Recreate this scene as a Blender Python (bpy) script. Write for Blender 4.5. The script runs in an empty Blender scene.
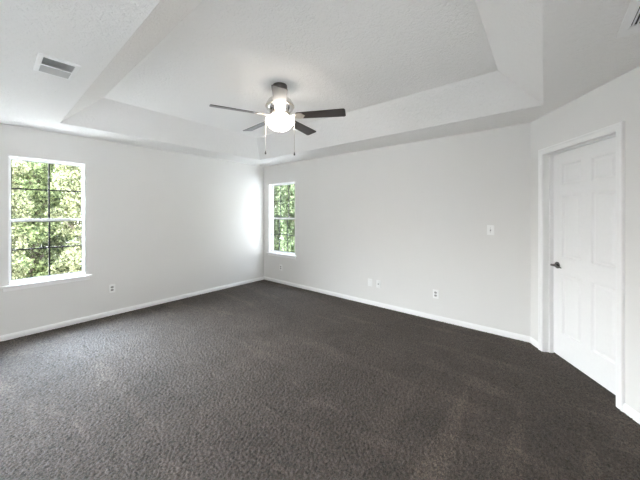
import bpy, bmesh, math, random
import numpy as np
from mathutils import Vector, Matrix

# ------------------------------------------------------------------ camera, world, sun, exposure
scene = bpy.context.scene
COL = scene.collection
EYE = Vector((4.707, -3.835, 1.433))
cam_data = bpy.data.cameras.new('camera')
cam = bpy.data.objects.new('camera', cam_data)
COL.objects.link(cam)
cam.location = EYE
cam.rotation_euler = (math.pi / 2, 0, math.radians(39.3))
cam_data.sensor_width = 36.0
cam_data.lens = 274.0 / 640.0 * 36.0
cam_data.shift_y = -(240 - 213.3) / 640.0
cam_data.clip_start = 0.02
scene.camera = cam

scene.view_settings.view_transform = 'Standard'
scene.view_settings.look = 'None'
scene.view_settings.gamma = 1.0
scene.view_settings.use_curve_mapping = False
scene.view_settings.exposure = 0.64
scene.cycles.use_denoising = True
scene.cycles.max_bounces = 14
scene.cycles.diffuse_bounces = 10
scene.cycles.transparent_max_bounces = 16

world = bpy.data.worlds.new('sky')
scene.world = world
world.use_nodes = True
wn = world.node_tree.nodes
wn.clear()
w_out = wn.new('ShaderNodeOutputWorld')
w_bg = wn.new('ShaderNodeBackground')
w_tc = wn.new('ShaderNodeTexCoord')
w_sep = wn.new('ShaderNodeSeparateXYZ')
w_rmp = wn.new('ShaderNodeValToRGB')
w_rmp.color_ramp.elements[0].position = 0.0
w_rmp.color_ramp.elements[0].color = (1.0, 0.985, 0.96, 1)
w_rmp.color_ramp.elements[1].position = 0.75
w_rmp.color_ramp.elements[1].color = (0.70, 0.83, 1.0, 1)
world.node_tree.links.new(w_tc.outputs['Generated'], w_sep.inputs[0])
world.node_tree.links.new(w_sep.outputs['Z'], w_rmp.inputs[0])
w_dot = wn.new('ShaderNodeVectorMath'); w_dot.operation = 'DOT_PRODUCT'      # hot spot added to the sky, sends light over the left trees onto the carpet
w_dot.inputs[1].default_value = (-0.56, -0.40, 0.725)
w_rng = wn.new('ShaderNodeMapRange'); w_rng.interpolation_type = 'SMOOTHSTEP'
w_rng.inputs['From Min'].default_value = 0.62; w_rng.inputs['From Max'].default_value = 1.0
w_rng.inputs['To Min'].default_value = 6.0; w_rng.inputs['To Max'].default_value = 95.0
world.node_tree.links.new(w_tc.outputs['Generated'], w_dot.inputs[0])
world.node_tree.links.new(w_dot.outputs['Value'], w_rng.inputs['Value'])
world.node_tree.links.new(w_rng.outputs['Result'], w_bg.inputs['Strength'])
world.node_tree.links.new(w_rmp.outputs[0], w_bg.inputs['Color'])
world.node_tree.links.new(w_bg.outputs[0], w_out.inputs[0])

sun_data = bpy.data.lights.new('sun', 'SUN')
sun_data.energy = 9.0
sun_data.angle = math.radians(2.0)
sun_data.color = (1.0, 0.95, 0.86)
sun = bpy.data.objects.new('sun', sun_data)
COL.objects.link(sun)
sun.rotation_euler = Vector((0.25, -1.0, 1.6)).to_track_quat('Z', 'Y').to_euler()


def portal(name, loc, sx, sy, direction):
    """guides sky light sampling through a glazed opening; emits nothing of its own"""
    d = bpy.data.lights.new(name, 'AREA')
    d.shape = 'RECTANGLE'
    d.size, d.size_y = sx, sy
    d.cycles.is_portal = True
    o = bpy.data.objects.new(name, d)
    COL.objects.link(o)
    o.location = loc
    o.rotation_euler = Vector(direction).to_track_quat('-Z', 'Y').to_euler()


portal('sky_portal', (-0.16, -3.332, 1.36), 0.68, 1.48, (1, 0, 0))
portal('sky_portal', (0.55, 0.16, 1.335), 0.78, 1.46, (0, -1, 0))
portal('sky_portal', (5.75, -4.3, 1.05), 1.2, 2.1, (-1, 0, 0))
portal('sky_portal', (-0.16, -5.55, 1.5), 1.3, 1.5, (1, 0, 0))


# ------------------------------------------------------------------ materials
def S(c):
    """sRGB 0-255 to linear"""
    out = []
    for v in c:
        v = v / 255.0
        out.append(v / 12.92 if v <= 0.04045 else ((v + 0.055) / 1.055) ** 2.4)
    return (*out, 1.0)


def base_mat(name, color, rough=0.5, metal=0.0, spec=0.5):
    m = bpy.data.materials.new(name)
    m.use_nodes = True
    b = m.node_tree.nodes['Principled BSDF']
    b.inputs['Base Color'].default_value = color
    b.inputs['Roughness'].default_value = rough
    b.inputs['Metallic'].default_value = metal
    b.inputs['Specular IOR Level'].default_value = spec
    return m, m.node_tree.nodes, m.node_tree.links, b


def obj_coords(n, l, scale=(1, 1, 1), rot=(0, 0, 0)):
    tc = n.new('ShaderNodeTexCoord')
    mp = n.new('ShaderNodeMapping')
    mp.inputs['Scale'].default_value = scale
    mp.inputs['Rotation'].default_value = rot
    l.new(tc.outputs['Object'], mp.inputs['Vector'])
    return mp.outputs['Vector']


def noise(n, l, vec, scale, detail=4, rough=0.5, dist=0.0):
    t = n.new('ShaderNodeTexNoise')
    t.inputs['Scale'].default_value = scale
    t.inputs['Detail'].default_value = detail
    t.inputs['Roughness'].default_value = rough
    t.inputs['Distortion'].default_value = dist
    l.new(vec, t.inputs['Vector'])
    return t.outputs['Fac']


def ramp(n, l, fac, p0, c0, p1, c1):
    r = n.new('ShaderNodeValToRGB')
    r.color_ramp.elements[0].position = p0
    r.color_ramp.elements[0].color = c0
    r.color_ramp.elements[1].position = p1
    r.color_ramp.elements[1].color = c1
    l.new(fac, r.inputs['Fac'])
    return r.outputs['Color']


def bump(n, l, h, b, strength, dist):
    bp = n.new('ShaderNodeBump')
    bp.inputs['Strength'].default_value = strength
    bp.inputs['Distance'].default_value = dist
    l.new(h, bp.inputs['Height'])
    l.new(bp.outputs['Normal'], b.inputs['Normal'])
    return bp


def mix_col(n, l, fac, a, b):
    m = n.new('ShaderNodeMix')
    m.data_type = 'RGBA'
    for sock, v in ((m.inputs[0], fac), (m.inputs[6], a), (m.inputs[7], b)):
        if hasattr(v, 'links') or hasattr(v, 'is_linked'):
            l.new(v, sock)
        else:
            sock.default_value = v
    return m.outputs[2]


def wall_paint():
    m, n, l, b = base_mat('wall_paint', (0.77, 0.765, 0.75, 1), 0.6, spec=0.3)
    v = obj_coords(n, l)
    f = noise(n, l, v, 1.3, 3)
    l.new(ramp(n, l, f, 0.3, (0.780, 0.768, 0.750, 1), 0.7, (0.795, 0.784, 0.766, 1)), b.inputs['Base Color'])
    bump(n, l, noise(n, l, v, 160, 3), b, 0.12, 0.002)
    return m


def ceiling_paint():
    m, n, l, b = base_mat('ceiling_texture', (0.90, 0.888, 0.872, 1), 0.85, spec=0.2)
    v = obj_coords(n, l)
    a = noise(n, l, v, 38, 5, 0.6, 0.8)
    c = noise(n, l, v, 11, 2, 0.5, 0.5)
    mt = n.new('ShaderNodeMath'); mt.operation = 'MULTIPLY_ADD'
    l.new(c, mt.inputs[0]); mt.inputs[1].default_value = 0.35; l.new(a, mt.inputs[2])
    bump(n, l, mt.outputs[0], b, 0.75, 0.013)
    return m


def carpet_mat():
    m, n, l, b = base_mat('cut_pile_carpet', (0.07, 0.06, 0.055, 1), 0.66, spec=0.45)
    v = obj_coords(n, l)
    vs = obj_coords(n, l, (1.0, 0.55, 1), (0, 0, math.radians(25)))
    tuft = noise(n, l, vs, 92, 3, 0.6, 1.2)
    fine = noise(n, l, v, 170, 2, 0.6)
    patch = noise(n, l, v, 2.2, 3, 0.55, 0.4)
    # nap brushed different ways by the vacuum: long wedges
    w = obj_coords(n, l, (0.45, 2.6, 1), (0, 0, math.radians(-35)))
    streak = noise(n, l, w, 1.6, 3, 0.6, 0.6)
    c1 = ramp(n, l, tuft, 0.38, (0.030, 0.0235, 0.019, 1), 0.60, (0.110, 0.086, 0.071, 1))
    c2 = ramp(n, l, fine, 0.25, (0.55, 0.55, 0.55, 1), 0.75, (1.45, 1.43, 1.41, 1))
    c3 = ramp(n, l, patch, 0.35, (0.86, 0.86, 0.85, 1), 0.65, (1.14, 1.14, 1.14, 1))
    c4 = ramp(n, l, streak, 0.56, (0.92, 0.92, 0.92, 1), 0.62, (1.22, 1.21, 1.20, 1))
    # light wedges left by the vacuum, side by side and pointing at the back wall
    def mth(op, a, b_=None, clamp=False):
        q_ = n.new('ShaderNodeMath'); q_.operation = op; q_.use_clamp = clamp
        for i_, v_ in enumerate((a, b_)):
            if v_ is None:
                continue
            if isinstance(v_, (int, float)):
                q_.inputs[i_].default_value = v_
            else:
                l.new(v_, q_.inputs[i_])
        return q_.outputs[0]
    sp = n.new('ShaderNodeSeparateXYZ'); l.new(v, sp.inputs[0])
    wob = mth('MULTIPLY', mth('SUBTRACT', noise(n, l, v, 7, 3), 0.5), 0.10)
    xx = mth('ADD', sp.outputs['X'], wob)
    dist = mth('MULTIPLY', mth('ABSOLUTE', mth('SUBTRACT', mth('FRACT', mth('DIVIDE', mth('SUBTRACT', xx, 4.395), 0.35)), 0.5)), 0.35)
    half = mth('MULTIPLY', mth('SUBTRACT', -1.1, sp.outputs['Y'], True), 0.085)
    wedge = mth('MULTIPLY', mth('SUBTRACT', half, dist), 45.0, True)
    wedge = mth('MULTIPLY', wedge, mth('MULTIPLY', mth('SUBTRACT', xx, 3.7), 2.0, True))
    c5 = ramp(n, l, wedge, 0.0, (1, 1, 1, 1), 1.0, (1.36, 1.35, 1.33, 1))
    cur = c1
    for c in (c2, c3, c4, c5):
        mm = n.new('ShaderNodeMix'); mm.data_type = 'RGBA'; mm.blend_type = 'MULTIPLY'
        mm.inputs[0].default_value = 1.0
        l.new(cur, mm.inputs[6]); l.new(c, mm.inputs[7])
        cur = mm.outputs[2]
    l.new(cur, b.inputs['Base Color'])
    b.inputs['Sheen Weight'].default_value = 0.07
    b.inputs['Sheen Roughness'].default_value = 0.45
    mt = n.new('ShaderNodeMath'); mt.operation = 'MULTIPLY_ADD'
    l.new(fine, mt.inputs[0]); mt.inputs[1].default_value = 0.3; l.new(tuft, mt.inputs[2])
    bump(n, l, mt.outputs[0], b, 0.8, 0.008)
    return m


def trim_paint():
    m, n, l, b = base_mat('white_trim_paint', (0.91, 0.905, 0.90, 1), 0.35, spec=0.45)
    v = obj_coords(n, l)
    bump(n, l, noise(n, l, v, 60, 3), b, 0.03, 0.002)
    return m


def simple(name, color, rough, metal=0.0, spec=0.5, nscale=40, var=0.06):
    m, n, l, b = base_mat(name, color, rough, metal, spec)
    v = obj_coords(n, l)
    f = noise(n, l, v, nscale, 3)
    lo = tuple(c * (1 - var) for c in color[:3]) + (1,)
    hi = tuple(min(1, c * (1 + var)) for c in color[:3]) + (1,)
    l.new(ramp(n, l, f, 0.3, lo, 0.7, hi), b.inputs['Base Color'])
    return m


def blade_mat():
    m, n, l, b = base_mat('dark_walnut_laminate', (0.03, 0.02, 0.016, 1), 0.28, spec=0.6)
    v = obj_coords(n, l, (3, 40, 40))
    f = noise(n, l, v, 3.0, 5, 0.6, 0.6)
    l.new(ramp(n, l, f, 0.3, (0.016, 0.0115, 0.010, 1), 0.75, (0.045, 0.032, 0.026, 1)), b.inputs['Base Color'])
    return m


def glass_mat():
    m = bpy.data.materials.new('window_glass')
    m.use_nodes = True
    n, l = m.node_tree.nodes, m.node_tree.links
    n.clear()
    out = n.new('ShaderNodeOutputMaterial')
    mx = n.new('ShaderNodeMixShader')
    tr = n.new('ShaderNodeBsdfTransparent'); tr.inputs[0].default_value = (0.97, 0.98, 0.975, 1)
    gl = n.new('ShaderNodeBsdfGlossy'); gl.inputs['Roughness'].default_value = 0.02
    lw = n.new('ShaderNodeLayerWeight'); lw.inputs['Blend'].default_value = 0.5
    pw = n.new('ShaderNodeMath'); pw.operation = 'POWER'; pw.inputs[1].default_value = 5.0
    ma = n.new('ShaderNodeMath'); ma.operation = 'MULTIPLY_ADD'; ma.inputs[1].default_value = 0.55; ma.inputs[2].default_value = 0.03
    l.new(lw.outputs['Facing'], pw.inputs[0]); l.new(pw.outputs[0], ma.inputs[0])
    l.new(ma.outputs[0], mx.inputs[0]); l.new(tr.outputs[0], mx.inputs[1]); l.new(gl.outputs[0], mx.inputs[2])
    l.new(mx.outputs[0], out.inputs[0])
    return m


def leaf_mat(name, c_lo, c_hi, trans=0.3):
    m = bpy.data.materials.new(name)
    m.use_nodes = True
    n, l = m.node_tree.nodes, m.node_tree.links
    n.clear()
    out = n.new('ShaderNodeOutputMaterial')
    geo = n.new('ShaderNodeNewGeometry')
    col = ramp(n, l, geo.outputs['Random Per Island'], 0.0, c_lo, 1.0, c_hi)
    d = n.new('ShaderNodeBsdfDiffuse'); t = n.new('ShaderNodeBsdfTranslucent')
    l.new(col, d.inputs[0]); l.new(col, t.inputs[0])
    mx = n.new('ShaderNodeMixShader'); mx.inputs[0].default_value = trans
    l.new(d.outputs[0], mx.inputs[1]); l.new(t.outputs[0], mx.inputs[2]); l.new(mx.outputs[0], out.inputs[0])
    return m


def lamp_glass_mat():
    m = bpy.data.materials.new('lit_frosted_glass')
    m.use_nodes = True
    n, l = m.node_tree.nodes, m.node_tree.links
    n.clear()
    out = n.new('ShaderNodeOutputMaterial')
    e = n.new('ShaderNodeEmission')
    e.inputs['Color'].default_value = (1.0, 0.91, 0.80, 1)
    e.inputs['Strength'].default_value = 16.0
    l.new(e.outputs[0], out.inputs[0])
    return m


M = {
    'wall': wall_paint(), 'ceil': ceiling_paint(), 'carpet': carpet_mat(), 'trim': trim_paint(),
    'vinyl': simple('white_vinyl', (0.86, 0.87, 0.885, 1), 0.3),
    'muntin': simple('black_muntin', (0.012, 0.012, 0.013, 1), 0.4),
    'glass': glass_mat(),
    'door': simple('white_door_paint', (0.89, 0.885, 0.88, 1), 0.38, var=0.01),
    'chrome': simple('polished_nickel', (0.62, 0.60, 0.585, 1), 0.16, 1.0),
    'nickel': simple('satin_nickel', (0.66, 0.61, 0.55, 1), 0.32, 1.0),
    'dark_metal': simple('dark_bronze', (0.10, 0.093, 0.088, 1), 0.3, 0.9),
    'knob': simple('aged_nickel', (0.20, 0.195, 0.19, 1), 0.25, 1.0),
    'blade': blade_mat(), 'lamp': lamp_glass_mat(),
    'plate': simple('white_plastic', (0.92, 0.92, 0.91, 1), 0.35, var=0.01),
    'socket': simple('grey_socket', (0.38, 0.37, 0.36, 1), 0.4),
    'slot': simple('dark_slot', (0.03, 0.03, 0.03, 1), 0.6),
    'vent': simple('white_enamel', (0.92, 0.92, 0.91, 1), 0.4, var=0.01),
    'louvre': simple('shaded_louvre_enamel', (0.56, 0.56, 0.555, 1), 0.45, var=0.01),  # frame enamel greyed, so the louvre shade is put into the colour
    'duct': simple('shadowed_duct', (0.06, 0.06, 0.06, 1), 0.8),  # dark colour stands in for the shade inside the duct
    'bark': simple('tree_bark', (0.10, 0.075, 0.055, 1), 0.9, nscale=14, var=0.4),
    'bounce_ground': simple('pale_bounce_ground', (0.66, 0.63, 0.60, 1), 0.9, nscale=30, var=0.25),  # unseen ground, made pale to bounce daylight up to the ceiling
    'leaf_pale': leaf_mat('pale_leaf', (0.022, 0.030, 0.014, 1), (0.36, 0.36, 0.20, 1)),
    'leaf_mid': leaf_mat('mid_leaf', (0.02, 0.035, 0.014, 1), (0.31, 0.35, 0.17, 1)),
    'leaf_frond': leaf_mat('frond_leaf', (0.005, 0.012, 0.006, 1), (0.16, 0.19, 0.10, 1)),
    'leaf_dark': leaf_mat('dark_leaf', (0.006, 0.014, 0.006, 1), (0.16, 0.21, 0.10, 1)),
}


# ------------------------------------------------------------------ helpers
def link(name, me, mat, parent=None, loc=None, rotz=None):
    o = bpy.data.objects.new(name, me)
    if mat is not None:
        me.materials.append(mat)
    COL.objects.link(o)
    if parent:
        o.parent = parent
    if loc is not None:
        o.location = loc
    if rotz is not None:
        o.rotation_euler = (0, 0, rotz)
    return o


def build(name, bm, mat, parent=None, loc=None, rotz=None, smooth=False, bevel=0.0, seg=2):
    bmesh.ops.recalc_face_normals(bm, faces=bm.faces)
    me = bpy.data.meshes.new(name)
    bm.to_mesh(me); bm.free()
    if smooth:
        for p in me.polygons:
            p.use_smooth = True
    o = link(name, me, mat, parent, loc, rotz)
    if bevel:
        md = o.modifiers.new('bevel', 'BEVEL')
        md.width = bevel; md.segments = seg; md.limit_method = 'ANGLE'; md.angle_limit = math.radians(50)
    if smooth:
        md = o.modifiers.new('split', 'EDGE_SPLIT'); md.split_angle = math.radians(42)
    return o


def box(bm, x0, x1, y0, y1, z0, z1):
    vs = [bm.verts.new((x, y, z)) for z in (z0, z1) for y in (y0, y1) for x in (x0, x1)]
    for f in ((0, 2, 3, 1), (4, 5, 7, 6), (0, 1, 5, 4), (2, 6, 7, 3), (0, 4, 6, 2), (1, 3, 7, 5)):
        bm.faces.new([vs[i] for i in f])
    return vs


def lathe(bm, prof, seg=40, center=(0, 0)):
    rings = []
    for r, z in prof:
        if r < 1e-5:
            rings.append([bm.verts.new((center[0], center[1], z))])
        else:
            rings.append([bm.verts.new((center[0] + r * math.cos(2 * math.pi * i / seg),
                                        center[1] + r * math.sin(2 * math.pi * i / seg), z)) for i in range(seg)])
    for a, b in zip(rings, rings[1:]):
        for i in range(seg):
            j = (i + 1) % seg
            if len(a) == 1 and len(b) == 1:
                continue
            if len(a) == 1:
                bm.faces.new((a[0], b[i], b[j]))
            elif len(b) == 1:
                bm.faces.new((a[i], b[0], a[j]))
            else:
                bm.faces.new((a[i], b[i], b[j], a[j]))


def tube(bm, pts, radii, seg=8):
    """tapered tube along points"""
    rings = []
    for k, p in enumerate(pts):
        p = Vector(p)
        t = (Vector(pts[min(k + 1, len(pts) - 1)]) - Vector(pts[max(k - 1, 0)])).normalized()
        up = Vector((0, 0, 1)) if abs(t.z) < 0.9 else Vector((1, 0, 0))
        a = t.cross(up).normalized(); b = t.cross(a).normalized()
        r = radii[k] if isinstance(radii, (list, tuple)) else radii
        rings.append([bm.verts.new(p + (a * math.cos(2 * math.pi * i / seg) + b * math.sin(2 * math.pi * i / seg)) * r)
                      for i in range(seg)])
    for A_, B_ in zip(rings, rings[1:]):
        for i in range(seg):
            j = (i + 1) % seg
            bm.faces.new((A_[i], A_[j], B_[j], B_[i]))
    bm.faces.new(rings[0]); bm.faces.new(list(reversed(rings[-1])))


def prism(bm, outline, z0, z1, xf=None):
    """extrude a 2-D outline from z0 to z1, optional matrix"""
    lo = [bm.verts.new((x, y, z0)) for x, y in outline]
    hi = [bm.verts.new((x, y, z1)) for x, y in outline]
    n = len(outline)
    bm.faces.new(list(reversed(lo))); bm.faces.new(hi)
    for i in range(n):
        j = (i + 1) % n
        bm.faces.new((lo[i], lo[j], hi[j], hi[i]))
    if xf is not None:
        bmesh.ops.transform(bm, matrix=xf, verts=lo + hi)


def extrude_profile(bm, prof, x0, x1):
    """profile in (y, z) swept along x"""
    a = [bm.verts.new((x0, y, z)) for y, z in prof]
    b = [bm.verts.new((x1, y, z)) for y, z in prof]
    n = len(prof)
    bm.faces.new(a); bm.faces.new(list(reversed(b)))
    for i in range(n):
        j = (i + 1) % n
        bm.faces.new((a[i], b[i], b[j], a[j]))


def structure(o):
    o['kind'] = 'structure'
    return o


def thing(name, label, cat, loc=(0, 0, 0), rotz=0.0, group=None):
    o = bpy.data.objects.new(name, None)
    o.empty_display_size = 0.1
    COL.objects.link(o)
    o.location = loc; o.rotation_euler = (0, 0, rotz)
    o['label'] = label; o['category'] = cat
    if group:
        o['group'] = group
    return o


# ------------------------------------------------------------------ room shell
H1, H2 = 2.44, 2.737                   # soffit and raised tray heights
T = 0.13                               # wall thickness
YB, XR = -6.50, 5.59                   # unseen back and right sides
CX, CY = 4.59, 0.0                     # corner of wall_back with the angled door wall
DC = Vector((0.5271, -0.8498, 0))      # run of the angled wall
ANG_C = math.atan2(DC.y, DC.x)

def carpet_floor(x0, x1, y0, y1, step=0.0075, wave=0.0205, depth=0.014):
    """slab whose top is a field of cut-pile tufts"""
    nx, ny = int((x1 - x0) / step) + 1, int((y1 - y0) / step) + 1
    r_ = np.random.default_rng(12)
    f = np.fft.rfft2(r_.normal(size=(ny, nx)))
    ky = np.fft.fftfreq(ny, step)[:, None]; kx = np.fft.rfftfreq(nx, step)[None, :]
    a = math.radians(25)
    u = kx * math.cos(a) + ky * math.sin(a); v = (-kx * math.sin(a) + ky * math.cos(a)) * 0.72
    k = np.sqrt(u * u + v * v) * wave
    h = np.fft.irfft2(f * np.exp(-((k - 0.85) / 0.52) ** 2), s=(ny, nx))
    h = np.tanh(h / h.std() * 0.9)
    xs = np.linspace(x0, x1, nx); ys = np.linspace(y0, y1, ny)
    co = np.zeros((ny, nx, 3), 'f')
    co[..., 0] = xs[None, :]; co[..., 1] = ys[:, None]; co[..., 2] = depth * 0.5 * h - 0.002
    idx = np.arange(nx * ny).reshape(ny, nx)
    q4 = np.stack([idx[:-1, :-1], idx[:-1, 1:], idx[1:, 1:], idx[1:, :-1]], -1).reshape(-1, 4)
    rim = np.concatenate([idx[0, :], idx[1:, -1], idx[-1, -2::-1], idx[-2:0:-1, 0]])
    base = nx * ny + np.arange(len(rim))
    low = co.reshape(-1, 3)[rim].copy(); low[:, 2] = -0.12
    side = np.stack([rim, base, np.roll(base, -1), np.roll(rim, -1)], -1)
    faces = np.concatenate([q4, side]).astype('i')
    verts = np.concatenate([co.reshape(-1, 3), low])
    me = bpy.data.meshes.new('floor')
    me.vertices.add(len(verts)); me.vertices.foreach_set('co', verts.ravel())
    me.loops.add(faces.size); me.loops.foreach_set('vertex_index', faces.ravel())
    me.polygons.add(len(faces)); me.polygons.foreach_set('loop_start', (np.arange(len(faces)) * 4).astype('i'))
    me.polygons.foreach_set('use_smooth', np.ones(len(faces), bool))
    me.update(calc_edges=True)
    return me


structure(link('floor', carpet_floor(-T, XR + T, YB - T, T), M['carpet']))

bm = bmesh.new()
X0, X1, Y0, Y1 = -T, XR + T, YB - T, T
tx0, tx1, ty0, ty1 = 0.54, 4.70, -3.31, -0.55
s = 0.32
q = lambda *p: bm.faces.new([bm.verts.new(v) for v in p])
o4 = [(X0, Y0), (X1, Y0), (X1, Y1), (X0, Y1)]
i4 = [(tx0, ty0), (tx1, ty0), (tx1, ty1), (tx0, ty1)]
u4 = [(tx0 + s, ty0 + s), (tx1 - s, ty0 + s), (tx1 - s, ty1 - s), (tx0 + s, ty1 - s)]
ov = [bm.verts.new((x, y, H1)) for x, y in o4]
iv = [bm.verts.new((x, y, H1)) for x, y in i4]
uv = [bm.verts.new((x, y, H2)) for x, y in u4]
ot = [bm.verts.new((x, y, H2 + 0.12)) for x, y in o4]
for k in range(4):
    j = (k + 1) % 4
    bm.faces.new((ov[k], ov[j], iv[j], iv[k]))
    bm.faces.new((iv[k], iv[j], uv[j], uv[k]))
    bm.faces.new((ov[k], ov[j], ot[j], ot[k]))
bm.faces.new(uv); bm.faces.new(ot)
structure(build('ceiling', bm, M['ceil']))

# left wall (x = 0) with window_1
WA = (-3.672, -2.992, 0.615, 2.10)
bm = bmesh.new()
WL = (-6.2, -4.9, 0.75, 2.25)          # unseen_fill_window, unseen, added behind the camera's left shoulder for fill daylight
box(bm, -T, 0, YB - T, WL[0], 0, H1); box(bm, -T, 0, WL[1], WA[0], 0, H1); box(bm, -T, 0, WA[1], 0, 0, H1)
box(bm, -T, 0, WL[0], WL[1], 0, WL[2]); box(bm, -T, 0, WL[0], WL[1], WL[3], H1)
box(bm, -T, 0, WA[0], WA[1], 0, WA[2]); box(bm, -T, 0, WA[0], WA[1], WA[3], H1)
structure(build('wall_left', bm, M['wall']))

# back wall (y = 0) with window_2
WB = (0.155, 0.945, 0.605, 2.06)
bm = bmesh.new()
box(bm, -T, WB[0], 0, T, 0, H1); box(bm, WB[1], CX + 0.10, 0, T, 0, H1)
box(bm, WB[0], WB[1], 0, T, 0, WB[2]); box(bm, WB[0], WB[1], 0, T, WB[3], H1)
structure(build('wall_back', bm, M['wall']))

# angled wall with the door; local x runs along it, local y points out of the room
DL, DR, DT = 0.212, 1.017, 2.040       # clear opening between jambs
LC = 1.90
bm = bmesh.new()
JT = 0.018
for x0, x1, z0, z1 in ((0, DL - JT, 0, H1), (DR + JT, LC, 0, H1), (DL - JT, DR + JT, DT + JT, H1)):
    box(bm, x0, x1, 0, T, z0, z1)
structure(build('wall_angled', bm, M['wall'], loc=(CX, CY, 0), rotz=ANG_C))

EC = Vector((CX, CY, 0)) + DC * LC
# right wall behind the camera, with an unseen glazed door added for fill daylight
PY0, PY1, PZ = -4.9, -3.7, 2.10
bm = bmesh.new()
box(bm, EC.x, EC.x + T, YB - T, PY0, 0, H1); box(bm, EC.x, EC.x + T, PY1, EC.y, 0, H1)
box(bm, EC.x, EC.x + T, PY0, PY1, PZ, H1)
structure(build('wall_right', bm, M['wall']))
bm = bmesh.new()
box(bm, -T, EC.x + T, YB - T, YB, 0, H1)
structure(build('wall_front', bm, M['wall']))
bm = bmesh.new()
for y0, y1, z0, z1 in ((PY0, PY0 + .06, 0, PZ), (PY1 - .06, PY1, 0, PZ), (PY0, PY1, 0, .06), (PY0, PY1, PZ - .06, PZ)):
    box(bm, EC.x + 0.04, EC.x + 0.09, y0, y1, z0, z1)
d2 = structure(build('unseen_fill_door', bm, M['vinyl']))
bm = bmesh.new()
box(bm, EC.x + 0.062, EC.x + 0.068, PY0 + .05, PY1 - .05, .05, PZ - .05)
build('pane', bm, M['glass'], d2)

# ------------------------------------------------------------------ baseboards (ogee-topped profile)
BH = 0.064
base_prof = [(0, 0), (-0.014, 0), (-0.014, BH - 0.022), (-0.011, BH - 0.016), (-0.009, BH - 0.008), (-0.004, BH), (0, BH)]


def baseboard(name, start, ang, x0, x1):
    bm = bmesh.new()
    extrude_profile(bm, base_prof, x0, x1)
    return structure(build(name, bm, M['trim'], loc=start, rotz=ang))


baseboard('baseboard_back', (0, 0, 0), 0, 0.0, CX + 0.003)
baseboard('baseboard_left', (0, 0, 0), math.pi / 2, YB, 0.0)
CASW = 0.058
baseboard('baseboard_angled', (CX, CY, 0), ANG_C, 0.0, DL - CASW)
baseboard('baseboard_right', (CX, CY, 0), ANG_C, DR + CASW, LC)

# ------------------------------------------------------------------ door_1: casing, jamb, six-panel leaf, lever handle
bm = bmesh.new()
cas = [(0.0, 0.0), (0.0, -0.010), (0.012, -0.013), (0.035, -0.014), (0.046, -0.019), (CASW - 0.003, -0.019), (CASW, -0.016), (CASW, 0.0)]
# the profile's first coordinate runs outward from the opening, the second out from the wall
def casing(bm, x_in0, x_in1, ztop, zbot, prof):
    path = [((x_in0, zbot), (-1, 0)), ((x_in0, ztop), (-1, 1)), ((x_in1, ztop), (1, 1)), ((x_in1, zbot), (1, 0))]
    rings = []
    for (x, z), (dx, dz) in path:
        rings.append([bm.verts.new((x + dx * a, b, z + dz * a)) for a, b in prof])
    n = len(prof)
    for A_, B_ in zip(rings, rings[1:]):
        for i in range(n):
            j = (i + 1) % n
            bm.faces.new((A_[i], A_[j], B_[j], B_[i]))
    bm.faces.new(rings[0]); bm.faces.new(list(reversed(rings[-1])))
casing(bm, DL, DR, DT, 0.0, cas)
d1_case = structure(build('trim_1', bm, M['trim'], loc=(CX, CY, 0), rotz=ANG_C))

bm = bmesh.new()
box(bm, DL - JT, DL, 0.0, T, 0, DT + JT); box(bm, DR, DR + JT, 0.0, T, 0, DT + JT); box(bm, DL, DR, 0.0, T, DT, DT + JT)
jamb = structure(build('trim_2', bm, M['trim'], loc=(CX, CY, 0), rotz=ANG_C, bevel=0.0015))
bm = bmesh.new()   # door stop
box(bm, DL, DL + .011, 0.048, 0.087, 0, DT); box(bm, DR - .011, DR, 0.048, 0.087, 0, DT)
box(bm, DL + .011, DR - .011, 0.048, 0.087, DT - .011, DT)
structure(build('trim_3', bm, M['trim'], loc=(CX, CY, 0), rotz=ANG_C, bevel=0.002))


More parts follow.
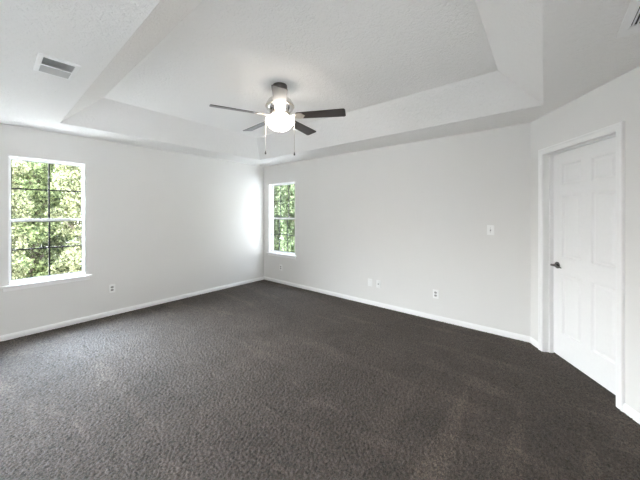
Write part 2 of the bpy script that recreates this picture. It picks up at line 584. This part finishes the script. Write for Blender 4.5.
def panel_door(w, h, thick, panels):
    """a slab (x 0..w, front at y=0) with raised-and-fielded panels pressed in its front"""
    bm = bmesh.new()
    xs = sorted({0.0, w, *[p[0] for p in panels], *[p[1] for p in panels]})
    zs = sorted({0.0, h, *[p[2] for p in panels], *[p[3] for p in panels]})
    vmap = {}
    def V(x, y, z):
        k = (round(x, 5), round(y, 5), round(z, 5))
        if k not in vmap:
            vmap[k] = bm.verts.new(k)
        return vmap[k]
    for i in range(len(xs) - 1):
        for j in range(len(zs) - 1):
            x0, x1, z0, z1 = xs[i], xs[i + 1], zs[j], zs[j + 1]
            if any(abs(p[0] - x0) < 1e-6 and abs(p[1] - x1) < 1e-6 and abs(p[2] - z0) < 1e-6 and abs(p[3] - z1) < 1e-6 for p in panels):
                steps = [(0, 0), (0.005, 0.009), (0.012, 0.012), (0.020, 0.012), (0.036, 0.003), (0.040, 0.0025)]
                for (a, ya), (b, yb) in zip(steps, steps[1:]):
                    A_ = [(x0 + a, ya, z0 + a), (x1 - a, ya, z0 + a), (x1 - a, ya, z1 - a), (x0 + a, ya, z1 - a)]
                    B_ = [(x0 + b, yb, z0 + b), (x1 - b, yb, z0 + b), (x1 - b, yb, z1 - b), (x0 + b, yb, z1 - b)]
                    for k in range(4):
                        m_ = (k + 1) % 4
                        bm.faces.new((V(*A_[k]), V(*A_[m_]), V(*B_[m_]), V(*B_[k])))
                bm.faces.new([V(*p) for p in B_])
            else:
                bm.faces.new((V(x0, 0, z0), V(x1, 0, z0), V(x1, 0, z1), V(x0, 0, z1)))
    # back and edges
    b4 = [(0, thick, 0), (w, thick, 0), (w, thick, h), (0, thick, h)]
    bm.faces.new([V(*p) for p in reversed(b4)])
    bm.faces.new([V(x, 0, 0) for x in xs] + [V(w, thick, 0), V(0, thick, 0)])
    bm.faces.new([V(x, 0, h) for x in reversed(xs)] + [V(0, thick, h), V(w, thick, h)])
    bm.faces.new([V(0, 0, z) for z in reversed(zs)] + [V(0, thick, 0), V(0, thick, h)])
    bm.faces.new([V(w, 0, z) for z in zs] + [V(w, thick, h), V(w, thick, 0)])
    return bm


DW, DH = DR - DL - 0.006, 2.020
cols = [(0.125, 0.352), (DW - 0.338, DW - 0.111)]
rows = [(0.24, 0.83), (0.99, 1.60), (1.70, 1.90)]
bm = panel_door(DW, DH, 0.035, [(a, b, c, d) for a, b in cols for c, d in rows])
door = structure(build('door_1', bm, M['door'], loc=Vector((CX, CY, 0.012)) + DC * (DL + 0.003) + Vector((-DC.y, DC.x, 0)) * 0.088, rotz=ANG_C))

kz, kx = 0.90, 0.062
bm = bmesh.new()
lathe(bm, [(0, 0.0), (0.033, 0.0), (0.033, 0.004), (0.029, 0.010), (0.014, 0.013), (0.0115, 0.045), (0.0, 0.045)], 32)
bmesh.ops.transform(bm, matrix=Matrix.Translation((kx, 0, kz)) @ Matrix.Rotation(math.pi / 2, 4, 'X'), verts=bm.verts)
tube(bm, [(kx - .012, -0.048, kz), (kx + 0.02, -0.052, kz + .001), (kx + 0.06, -0.050, kz - .001), (kx + 0.10, -0.045, kz - 0.006), (kx + .112, -.043, kz - .010)],
     [0.0105, 0.0100, 0.0085, 0.0070, 0.004], 12)
dh = build('door_handle', bm, M['knob'], door, smooth=True)
bm = bmesh.new()
box(bm, -0.0025, 0.004, 0.004, 0.030, kz - 0.03, kz + 0.03)
build('latch_plate', bm, M['knob'], door)
bm = bmesh.new()
for z in (0.25, 1.02, 1.80):
    tube(bm, [(DW + .002, 0.0, z - .045), (DW + .002, 0.0, z + .045)], 0.006, 10)
build('hinge', bm, M['nickel'], door)


# ------------------------------------------------------------------ windows (double hung, black muntins)
def window(name, w, h, origin, rotz, muntin_x, apron=True, mat_frame='vinyl', overhang=0.06, inset=0.035, ncol=2):
    """local x along the wall, local y outwards, z up from the sill; origin is the lower left of the opening"""
    bm = bmesh.new()
    f = 0.016
    y0, y1 = -0.003, 0.125
    box(bm, 0, f * 0.75, y0, y1, 0, h); box(bm, w - f * 0.75, w, y0, y1, 0, h)
    box(bm, 0, w, y0, y1, h - f, h); box(bm, 0, w, 0.02, y1, 0, f * 0.8)
    root = structure(build(name, bm, M['trim'], loc=origin, rotz=rotz, bevel=0.002))
    mid = h * 0.505
    # lower sash sits nearer the room than the upper one
    def sash(nm, z0, z1, ya, rail_lo, rail_hi, stile):
        b = bmesh.new()
        xa, xb = f * 0.75, w - f * 0.75
        d = 0.028
        box(b, xa, xa + stile, ya, ya + d, z0, z1); box(b, xb - stile, xb, ya, ya + d, z0, z1)
        box(b, xa + stile, xb - stile, ya, ya + d, z0, z0 + rail_lo); box(b, xa + stile, xb - stile, ya, ya + d, z1 - rail_hi, z1)
        so = build(nm, b, M['vinyl'], root, bevel=0.0015)
        g = bmesh.new()
        gx0, gx1, gz0, gz1 = xa + stile, xb - stile, z0 + rail_lo, z1 - rail_hi
        box(g, gx0 - .004, gx1 + .004, ya + d * .55, ya + d * .55 + .004, gz0 - .004, gz1 + .004)
        build('pane', g, M['glass'], so)
        mm = bmesh.new()
        mw = 0.0085 if ncol == 2 else 0.006
        yy = ya + d * 0.2
        cz = (gz0 + gz1) / 2 + 0.01
        e = 0.005      # dark glazing bead around the glass
        xs = [gx0] + [gx0 + (gx1 - gx0) * (k / ncol + (muntin_x - 0.5)) for k in range(1, ncol)] + [gx1]
        for k in range(ncol):
            xl = xs[k] + (mw if k else 0)
            xr = xs[k + 1] - (mw if k < ncol - 1 else 0)
            for za, zb_ in ((cz - mw, cz + mw), (gz0, gz0 + e), (gz1 - e, gz1)):
                box(mm, xl, xr, yy, yy + .010, za, zb_)
            if k:
                box(mm, xs[k] - mw, xs[k] + mw, yy, yy + .010, gz0, gz1)
        for xe0, xe1 in ((gx0, gx0 + e), (gx1 - e, gx1)):
            box(mm, xe0, xe1, yy - .0004, yy + .0104, gz0 + e, gz1 - e)
        build('muntin', mm, M['muntin'], so)
        return so
    sash('lower_sash', f * 0.8, mid, inset, 0.030, 0.030, 0.014)
    sash('upper_sash', mid - 0.030, h - f, inset + 0.030, 0.030, 0.026, 0.014)
    b = bmesh.new()
    box(b, -overhang, w + overhang, -0.040, 0.0, -0.024, 0.0)
    box(b, 0.0, w, 0.0, 0.022, -0.002, 0.014)
    build('window_stool', b, M['trim'], root, bevel=0.004, seg=3)
    b = bmesh.new()
    box(b, -overhang + .02, w + overhang - .02, -0.014, 0.0, -0.066, -0.024)
    build('apron', b, M['trim'], root, bevel=0.003)
    return root


window('window_1', WA[1] - WA[0], WA[3] - WA[2], (0, WA[0], WA[2]), math.pi / 2, 0.505, inset=0.050)
window('unseen_fill_window', WL[1] - WL[0], WL[3] - WL[2], (0, WL[0], WL[2]), math.pi / 2, 0.5, inset=0.030)
window('window_2', WB[1] - WB[0], WB[3] - WB[2], (WB[0], 0, WB[2]), 0, 0.5, overhang=0.03, inset=0.045, ncol=3)


# ------------------------------------------------------------------ ceiling fan
FX, FY = 2.62, -1.93
fan = thing('ceiling_fan', 'five-blade ceiling fan with dark wood blades and lit glass bowl, hung from the raised ceiling', 'ceiling fan', (FX, FY, H2))
zb = -0.318                                # blade plane below the ceiling
bm = bmesh.new()
lathe(bm, [(0, 0), (0.072, 0), (0.074, -0.018), (0.066, -0.045), (0.046, -0.066), (0.030, -0.072), (0, -0.072)], 40)
build('canopy', bm, M['dark_metal'], fan, smooth=True)
bm = bmesh.new()
lathe(bm, [(0, -0.070), (0.022, -0.070), (0.022, -0.115), (0.0, -0.115)], 24)
build('downrod', bm, M['nickel'], fan, smooth=True)
bm = bmesh.new()
lathe(bm, [(0, -0.110), (0.045, -0.112), (0.085, -0.128), (0.118, -0.155), (0.137, -0.190), (0.140, -0.215), (0.132, -0.245), (0.112, -0.268), (0.098, -0.285), (0.0, -0.290)], 48)
mh = build('motor_housing', bm, M['chrome'], fan, smooth=True)
bm = bmesh.new()
lathe(bm, [(0.139, -0.206), (0.145, -0.209), (0.1465, -0.216), (0.145, -0.223), (0.139, -0.226)], 48)
build('trim_band', bm, M['nickel'], mh, smooth=True)
bm = bmesh.new()
lathe(bm, [(0, -0.288), (0.098, -0.288), (0.104, -0.300), (0.098, -0.312), (0.088, -0.324), (0.100, -0.338), (0.112, -0.342), (0.112, -0.348), (0, -0.350)], 48)
build('light_fitter', bm, M['nickel'], fan, smooth=True)
bm = bmesh.new()
lathe(bm, [(0.137, -0.338), (0.1405, -0.350), (0.138, -0.372), (0.131, -0.392), (0.117, -0.414), (0.097, -0.434), (0.070, -0.451), (0.040, -0.461), (0, -0.465)], 48)
lb = build('glass_bowl', bm, M['lamp'], fan, smooth=True)
bm = bmesh.new()
lathe(bm, [(0, -0.463), (0.009, -0.465), (0.011, -0.470), (0.006, -0.476), (0, -0.478)], 20)
build('finial', bm, M['nickel'], fan, smooth=True)

# blade: root at r=0.17, tip at 0.665
def blade_outline():
    r0, r1, w0, w1 = 0.165, 0.668, 0.052, 0.066
    pts = []
    def corner(cx, cy, rad, a0, a1):
        for k in range(7):
            a = math.radians(a0 + (a1 - a0) * k / 6)
            pts.append((cx + rad * math.cos(a), cy + rad * math.sin(a)))
    corner(r1 - 0.022, w1 - 0.022, 0.022, 90, 0)
    corner(r1 - 0.022, -w1 + 0.022, 0.022, 0, -90)
    corner(r0 + 0.03, -w0 + 0.03, 0.03, -90, -180)
    corner(r0 + 0.03, w0 - 0.03, 0.03, 180, 90)
    return pts
bm = bmesh.new()
prism(bm, blade_outline(), -0.003, 0.003)
bmesh.ops.recalc_face_normals(bm, faces=bm.faces)
blade_me = bpy.data.meshes.new('blade'); bm.to_mesh(blade_me); bm.free()
bm = bmesh.new()
iron = [(0.095, -0.016), (0.130, -0.018), (0.165, -0.034), (0.205, -0.046), (0.235, -0.040), (0.245, -0.020), (0.262, 0.0),
        (0.245, 0.020), (0.235, 0.040), (0.205, 0.046), (0.165, 0.034), (0.130, 0.018), (0.095, 0.016)]
prism(bm, iron, -0.0085, -0.0035)
for sx, sy in ((0.205, -0.028), (0.205, 0.028), (0.240, 0.0)):
    c = bmesh.ops.create_uvsphere(bm, u_segments=10, v_segments=6, radius=0.006)
    bmesh.ops.translate(bm, verts=c['verts'], vec=(sx, sy, -0.009))
bmesh.ops.recalc_face_normals(bm, faces=bm.faces)
iron_me = bpy.data.meshes.new('blade_iron'); bm.to_mesh(iron_me); bm.free()
blade_me.materials.append(M['blade']); iron_me.materials.append(M['nickel'])
PITCH = math.radians(-13)
view_ang = math.radians(90 + 39.3)         # world heading straight away from the camera
for k in range(5):
    a = view_ang - math.radians(28 + 72 * k)
    bo = bpy.data.objects.new('blade', blade_me); COL.objects.link(bo); bo.parent = fan
    bo.matrix_local = Matrix.Translation((0, 0, zb)) @ Matrix.Rotation(a, 4, 'Z') @ Matrix.Rotation(PITCH, 4, 'X')
    md = bo.modifiers.new('bevel', 'BEVEL'); md.width = 0.0015; md.segments = 2; md.limit_method = 'ANGLE'
    io = bpy.data.objects.new('blade_iron', iron_me); COL.objects.link(io); io.parent = bo

rv = Vector((0.774, 0.633, 0))
for sgn, zl, fob in ((-1, -0.700, 'a'), (1, -0.712, 'b')):
    p = rv * (0.147 * sgn)
    bm = bmesh.new()
    tube(bm, [(p.x, p.y, -0.340), (p.x, p.y, zl + 0.03)], 0.0024, 6)
    ch = build('pull_chain', bm, M['nickel'], fan)
    bm = bmesh.new()
    lathe(bm, [(0, zl + .034), (0.0035, zl + .031), (0.005, zl + .022), (0.0085, zl + .008), (0.0075, zl), (0, zl - .003)], 14, (p.x, p.y))
    build('fob', bm, M['dark_metal'], ch, smooth=True)


# ------------------------------------------------------------------ ceiling vents
def vent_frame(bm, w, d, wb, db=None):
    """flanged frame, face down; opening inside"""
    db = db or wb
    outer = [(-w / 2, -d / 2), (w / 2, -d / 2), (w / 2, d / 2), (-w / 2, d / 2)]
    lvl = [(0, 0, 0.0), (0.002, 0.002, -0.006), (wb * .8, db * .8, -0.010), (wb, db, -0.008), (wb, db, 0.0)]
    rings = []
    for ax, ay, z in lvl:
        rings.append([bm.verts.new((x - math.copysign(ax, x), y - math.copysign(ay, y), z)) for x, y in outer])
    for A_, B_ in zip(rings, rings[1:]):
        for i in range(4):
            j = (i + 1) % 4
            bm.faces.new((A_[i], A_[j], B_[j], B_[i]))


def slat(bm, x, y0, y1, z, wid, ang):
    c, s_ = math.cos(ang), math.sin(ang)
    h, t = wid / 2, 0.0006
    v = []
    for y in (y0, y1):
        for a, b in ((-h, -t), (h, -t), (h, t), (-h, t)):
            v.append(bm.verts.new((x + a * c - b * s_, y, z + a * s_ + b * c)))
    for f in ((0, 1, 2, 3), (7, 6, 5, 4), (0, 4, 5, 1), (1, 5, 6, 2), (2, 6, 7, 3), (3, 7, 4, 0)):
        bm.faces.new([v[i] for i in f])


vt = thing('ceiling_vent', 'white framed two-way ceiling vent with louvres toned as if in shade, on the lower ceiling near the larger window', 'vent', (2.10, -3.522, H1))
W1, D1 = 0.325, 0.205
bm = bmesh.new(); vent_frame(bm, W1, D1, 0.034, 0.026); build('frame', bm, M['vent'], vt)
bm = bmesh.new(); box(bm, -W1 / 2 + .03, W1 / 2 - .03, -D1 / 2 + .022, D1 / 2 - .022, -0.0012, -0.0004); build('backing', bm, M['duct'], vt)
n = 9
for side in (-1, 1):
    for k in range(n):
        bm = bmesh.new()
        x = side * (0.010 + (k + 0.5) * (W1 / 2 - 0.034 - 0.010) / n)
        slat(bm, x, -D1 / 2 + .026, D1 / 2 - .026, -0.0068, 0.0108 if side < 0 else 0.0125, -side * math.radians(40))
        build('slat', bm, M['louvre'], vt)
bm = bmesh.new(); box(bm, -0.006, 0.006, -D1 / 2 + .026, D1 / 2 - .026, -0.0095, -0.0012); build('divider', bm, M['vent'], vt)

vt2 = thing('ceiling_vent', 'white louvred ceiling vent cut by the upper right edge of the photo, near the door', 'vent', (5.024 + 0.15, -1.542 - 0.23, H1))
W2, D2 = 0.30, 0.46
bm = bmesh.new(); vent_frame(bm, W2, D2, 0.040, 0.10); build('frame', bm, M['vent'], vt2)
bm = bmesh.new(); box(bm, -W2 / 2 + .03, W2 / 2 - .03, -D2 / 2 + .095, D2 / 2 - .095, -0.0012, -0.0004); build('backing', bm, M['duct'], vt2)
for k in range(13):
    bm = bmesh.new()
    slat(bm, -W2 / 2 + .040 + (k + 0.5) * (W2 - .080) / 13, -D2 / 2 + .10, D2 / 2 - .10, -0.0066, 0.0115, math.radians(32))
    build('slat', bm, M['vent'], vt2)


# ------------------------------------------------------------------ wall plates
def plate_mesh(w=0.073, h=0.118, t=0.006):
    bm = bmesh.new()
    lo = [(-w / 2, 0, -h / 2), (w / 2, 0, -h / 2), (w / 2, 0, h / 2), (-w / 2, 0, h / 2)]
    e = 0.004
    hi = [(x - math.copysign(e, x), -t, z - math.copysign(e, z)) for x, _, z in lo]
    a = [bm.verts.new((x, -t * .35 if False else 0, z)) for x, _, z in lo]
    m = [bm.verts.new((x, -t * .5, z)) for x, _, z in lo]
    b = [bm.verts.new(p) for p in hi]
    bm.faces.new(a); bm.faces.new(list(reversed(b)))
    for P_, Q_ in ((a, m), (m, b)):
        for i in range(4):
            j = (i + 1) % 4
            bm.faces.new((P_[i], P_[j], Q_[j], Q_[i]))
    return bm


def outlet(label, loc, rotz, kind='duplex', cat='outlet', name='wall_outlet', group=None):
    o = thing(name, label, cat, loc, rotz, group)
    build('cover_plate', plate_mesh(), M['plate'], o)
    if kind == 'duplex':
        for dz in (-0.0195, 0.0195):
            bm = bmesh.new()
            ol = []
            for k in range(24):
                a = 2 * math.pi * k / 24
                ol.append((0.0175 * math.cos(a), max(-0.0135, min(0.0135, 0.0175 * math.sin(a)))))
            prism(bm, ol, 0, 0.0022, Matrix.Translation((0, -0.006, dz)) @ Matrix.Rotation(math.pi / 2, 4, 'X'))
            r = build('receptacle', bm, M['socket'], o)
            bm = bmesh.new()
            box(bm, -0.0078, -0.0052, -0.0086, -0.0081, dz - .002, dz + .0065)
            box(bm, 0.0052, 0.0078, -0.0086, -0.0081, dz - .002, dz + .0055)
            box(bm, -0.0024, 0.0024, -0.0086, -0.0081, dz - .0095, dz - .0052)
            build('slot', bm, M['slot'], r)
        bm = bmesh.new(); lathe(bm, [(0, 0), (0.003, 0), (0.002, 0.001), (0, 0.0012)], 12)
        bmesh.ops.transform(bm, matrix=Matrix.Translation((0, -0.006, 0)) @ Matrix.Rotation(math.pi / 2, 4, 'X'), verts=bm.verts)
        build('screw', bm, M['nickel'], o)
    elif kind == 'coax':
        bm = bmesh.new()
        lathe(bm, [(0, 0.0), (0.0085, 0.0), (0.0085, 0.003), (0.0055, 0.003), (0.0055, 0.012), (0.002, 0.012), (0.002, 0.008), (0, 0.008)], 16)
        bmesh.ops.transform(bm, matrix=Matrix.Translation((0, -0.006, 0)) @ Matrix.Rotation(math.pi / 2, 4, 'X'), verts=bm.verts)
        build('connector', bm, M['knob'], o)
    elif kind == 'switch':
        bm = bmesh.new()
        box(bm, -0.0055, 0.0055, -0.0072, -0.006, -0.0125, 0.0125)
        build('bezel', bm, M['duct'], o)
        bm = bmesh.new()
        vs = box(bm, -0.004, 0.004, -0.020, -0.006, -0.004, 0.004)
        bmesh.ops.transform(bm, matrix=Matrix.Translation((0, -.006, 0)) @ Matrix.Rotation(math.radians(-25), 4, 'X') @ Matrix.Translation((0, .006, 0)), verts=vs)
        build('toggle', bm, M['plate'], o, bevel=0.001)
    if kind != 'duplex':
        for dz in (-0.03, 0.03):
            bm = bmesh.new()
            bmesh.ops.create_circle(bm, cap_ends=True, radius=0.003, segments=12, matrix=Matrix.Translation((0, -0.0063, dz)) @ Matrix.Rotation(math.pi / 2, 4, 'X'))
            build('screw', bm, M['nickel'], o)
    return o


outlet('white duplex wall outlet low on the left wall, right of the larger window', (0, -2.705, 0.375), math.pi / 2)
outlet('white duplex wall outlet directly under the small window by the corner', (0.536, 0, 0.323), 0)
outlet('blank white wall plate low on the long wall, left of the cable jack', (2.585, 0, 0.345), 0, 'blank', 'wall plate', 'blank_wall_plate')
outlet('white cable jack plate with dark round connector, beside a blank plate', (2.732, 0, 0.345), 0, 'coax', 'cable jack', 'cable_jack')
outlet('white duplex wall outlet low on the long wall, below and left of the light switch', (3.578, 0, 0.349), 0)
outlet('white toggle light switch plate at shoulder height near the door', (4.209, 0, 1.232), 0, 'switch', 'light switch', 'light_switch')

# ------------------------------------------------------------------ outdoors
bm = bmesh.new()
box(bm, -30, 30, -30, 30, -0.75, -0.55)
structure(build('ground', bm, M['bounce_ground']))

rng = np.random.default_rng(7)


def leaves_mesh(name, centers, radii, n, size, wide=0.33, squash=0.8):
    """n kite-shaped folded leaves scattered in leaf clumps"""
    k = rng.integers(0, len(centers), n)
    d = rng.normal(size=(n, 3)); d /= np.linalg.norm(d, axis=1)[:, None]
    r = radii[k] * rng.random(n) ** 0.45
    c = centers[k] + d * r[:, None] * np.array([1, 1, squash])
    ax = rng.normal(size=(n, 3)); ax[:, 2] -= 0.5; ax /= np.linalg.norm(ax, axis=1)[:, None]
    sd = np.cross(ax, rng.normal(size=(n, 3))); sd /= np.linalg.norm(sd, axis=1)[:, None]
    nm = np.cross(ax, sd)
    L = size * (0.6 + 0.8 * rng.random(n))[:, None]
    W = L * wide
    v = np.stack([c - ax * L / 2, c + sd * W + nm * W * .4, c + ax * L / 2, c - sd * W + nm * W * .4], 1).reshape(-1, 3)
    f = np.arange(4 * n).reshape(n, 4)
    me = bpy.data.meshes.new(name)
    me.vertices.add(4 * n); me.vertices.foreach_set('co', v.astype('f').ravel())
    me.loops.add(4 * n); me.loops.foreach_set('vertex_index', f.astype('i').ravel())
    me.polygons.add(n); me.polygons.foreach_set('loop_start', (np.arange(n) * 4).astype('i'))
    me.update(calc_edges=True)
    return me


def tree(name, label, x, y, height, spread, n_leaves, size, mat, seed, z0=-0.55, trunk_r=0.06, low=0.03, clumps=170, wide=0.33):
    """crown clumps stay within SPREAD of the trunk"""
    r_ = random.Random(seed)
    root = thing(name, label, 'tree', (x, y, z0))
    bm = bmesh.new()
    pts = [(0, 0, 0)]
    px = py = 0
    for i in range(1, 6):
        px += r_.uniform(-.05, .05); py += r_.uniform(-.05, .05)
        pts.append((px, py, height * 0.85 * i / 5))
    tube(bm, pts, [trunk_r * (1 - 0.15 * i) for i in range(6)], 10)
    build('trunk', bm, M['bark'], root, smooth=True)
    bm = bmesh.new()
    cs, rs = [], []
    for i in range(clumps):
        t = r_.uniform(low, 0.92)
        a = r_.uniform(0, 2 * math.pi)
        cr = r_.uniform(0.18, 0.30) * spread
        rad = (spread - cr) * math.sqrt(max(0.05, 1 - abs((t - 0.45) / 0.60) ** 4)) * r_.uniform(0.3, 1.0)
        c = (math.cos(a) * rad, math.sin(a) * rad, height * t)
        cs.append(c); rs.append(cr)
        if i % 2 == 0:
            zt = max(0.1, c[2] - rad * 0.6)
            idx = min(4, int(zt / (height * 0.85) * 5))
            p0 = Vector(pts[idx]); p1 = Vector(c)
            mid = (p0 + p1) / 2 + Vector((0, 0, 0.1))
            tube(bm, [p0, mid, p1], [0.020, 0.013, 0.004], 6)
    build('branches', bm, M['bark'], root)
    link('foliage', leaves_mesh('foliage', np.array(cs), np.array(rs), n_leaves, size, wide), mat, root)
    return root


LF = M['leaf_frond']
LP, LM, LD = M['leaf_pale'], M['leaf_mid'], M['leaf_dark']
ta = 'shrub_tree'
tree(ta, 'pale yellow-green feathery tree seen in the left half of the larger window', -3.2, -3.90, 3.35, 0.77, 60000, 0.048, LP, 3)
tree(ta, 'pale feathery tree seen in the right half of the larger window', -3.2, -2.34, 3.30, 0.77, 60000, 0.048, LP, 11)
tree(ta, 'mid green tree standing behind the pale trees outside the larger window', -5.2, -3.1, 3.8, 1.12, 34000, 0.07, LM, 19)
tree(ta, 'mid green tree in the second row, farthest right outside the larger window', -5.2, -0.84, 3.8, 1.12, 30000, 0.07, LM, 29)
tree(ta, 'mid green tree in the farthest row, left of centre outside the larger window', -7.6, -3.2, 3.8, 1.15, 26000, 0.09, LM, 41)
tree(ta, 'mid green tree in the farthest row, right of centre outside the larger window', -7.6, -0.8, 3.8, 1.15, 26000, 0.09, LM, 43)
tree('evergreen_tree', 'dark green long-leaved tree seen in the right part of the small corner window', -1.75, 3.0, 4.0, 0.85, 16000, 0.15, LF, 5, wide=0.12)
tree('evergreen_tree', 'dark long-leaved tree seen in the left part of the small corner window', -3.5, 3.0, 4.0, 0.85, 16000, 0.15, LF, 8, wide=0.12)
tree('evergreen_tree', 'shaded tree standing farther back outside the small corner window', -4.0, 5.0, 4.8, 1.1, 24000, 0.12, LD, 23)
tree('evergreen_tree', 'shaded tree in the second row, farthest left outside the small corner window', -6.3, 5.0, 4.8, 1.1, 22000, 0.12, LD, 31)
tree('evergreen_tree', 'unseen dark tree added to block sky light, right of the view through the small corner window', 0.05, 3.0, 4.3, 0.85, 14000, 0.15, LF, 51, wide=0.12)  # this and the next tree are out of view, added to dim the left wall
tree('evergreen_tree', 'unseen dark tree added to block sky light, farthest right outside the long wall', 1.85, 3.0, 4.3, 0.85, 12000, 0.15, LF, 53, wide=0.12)
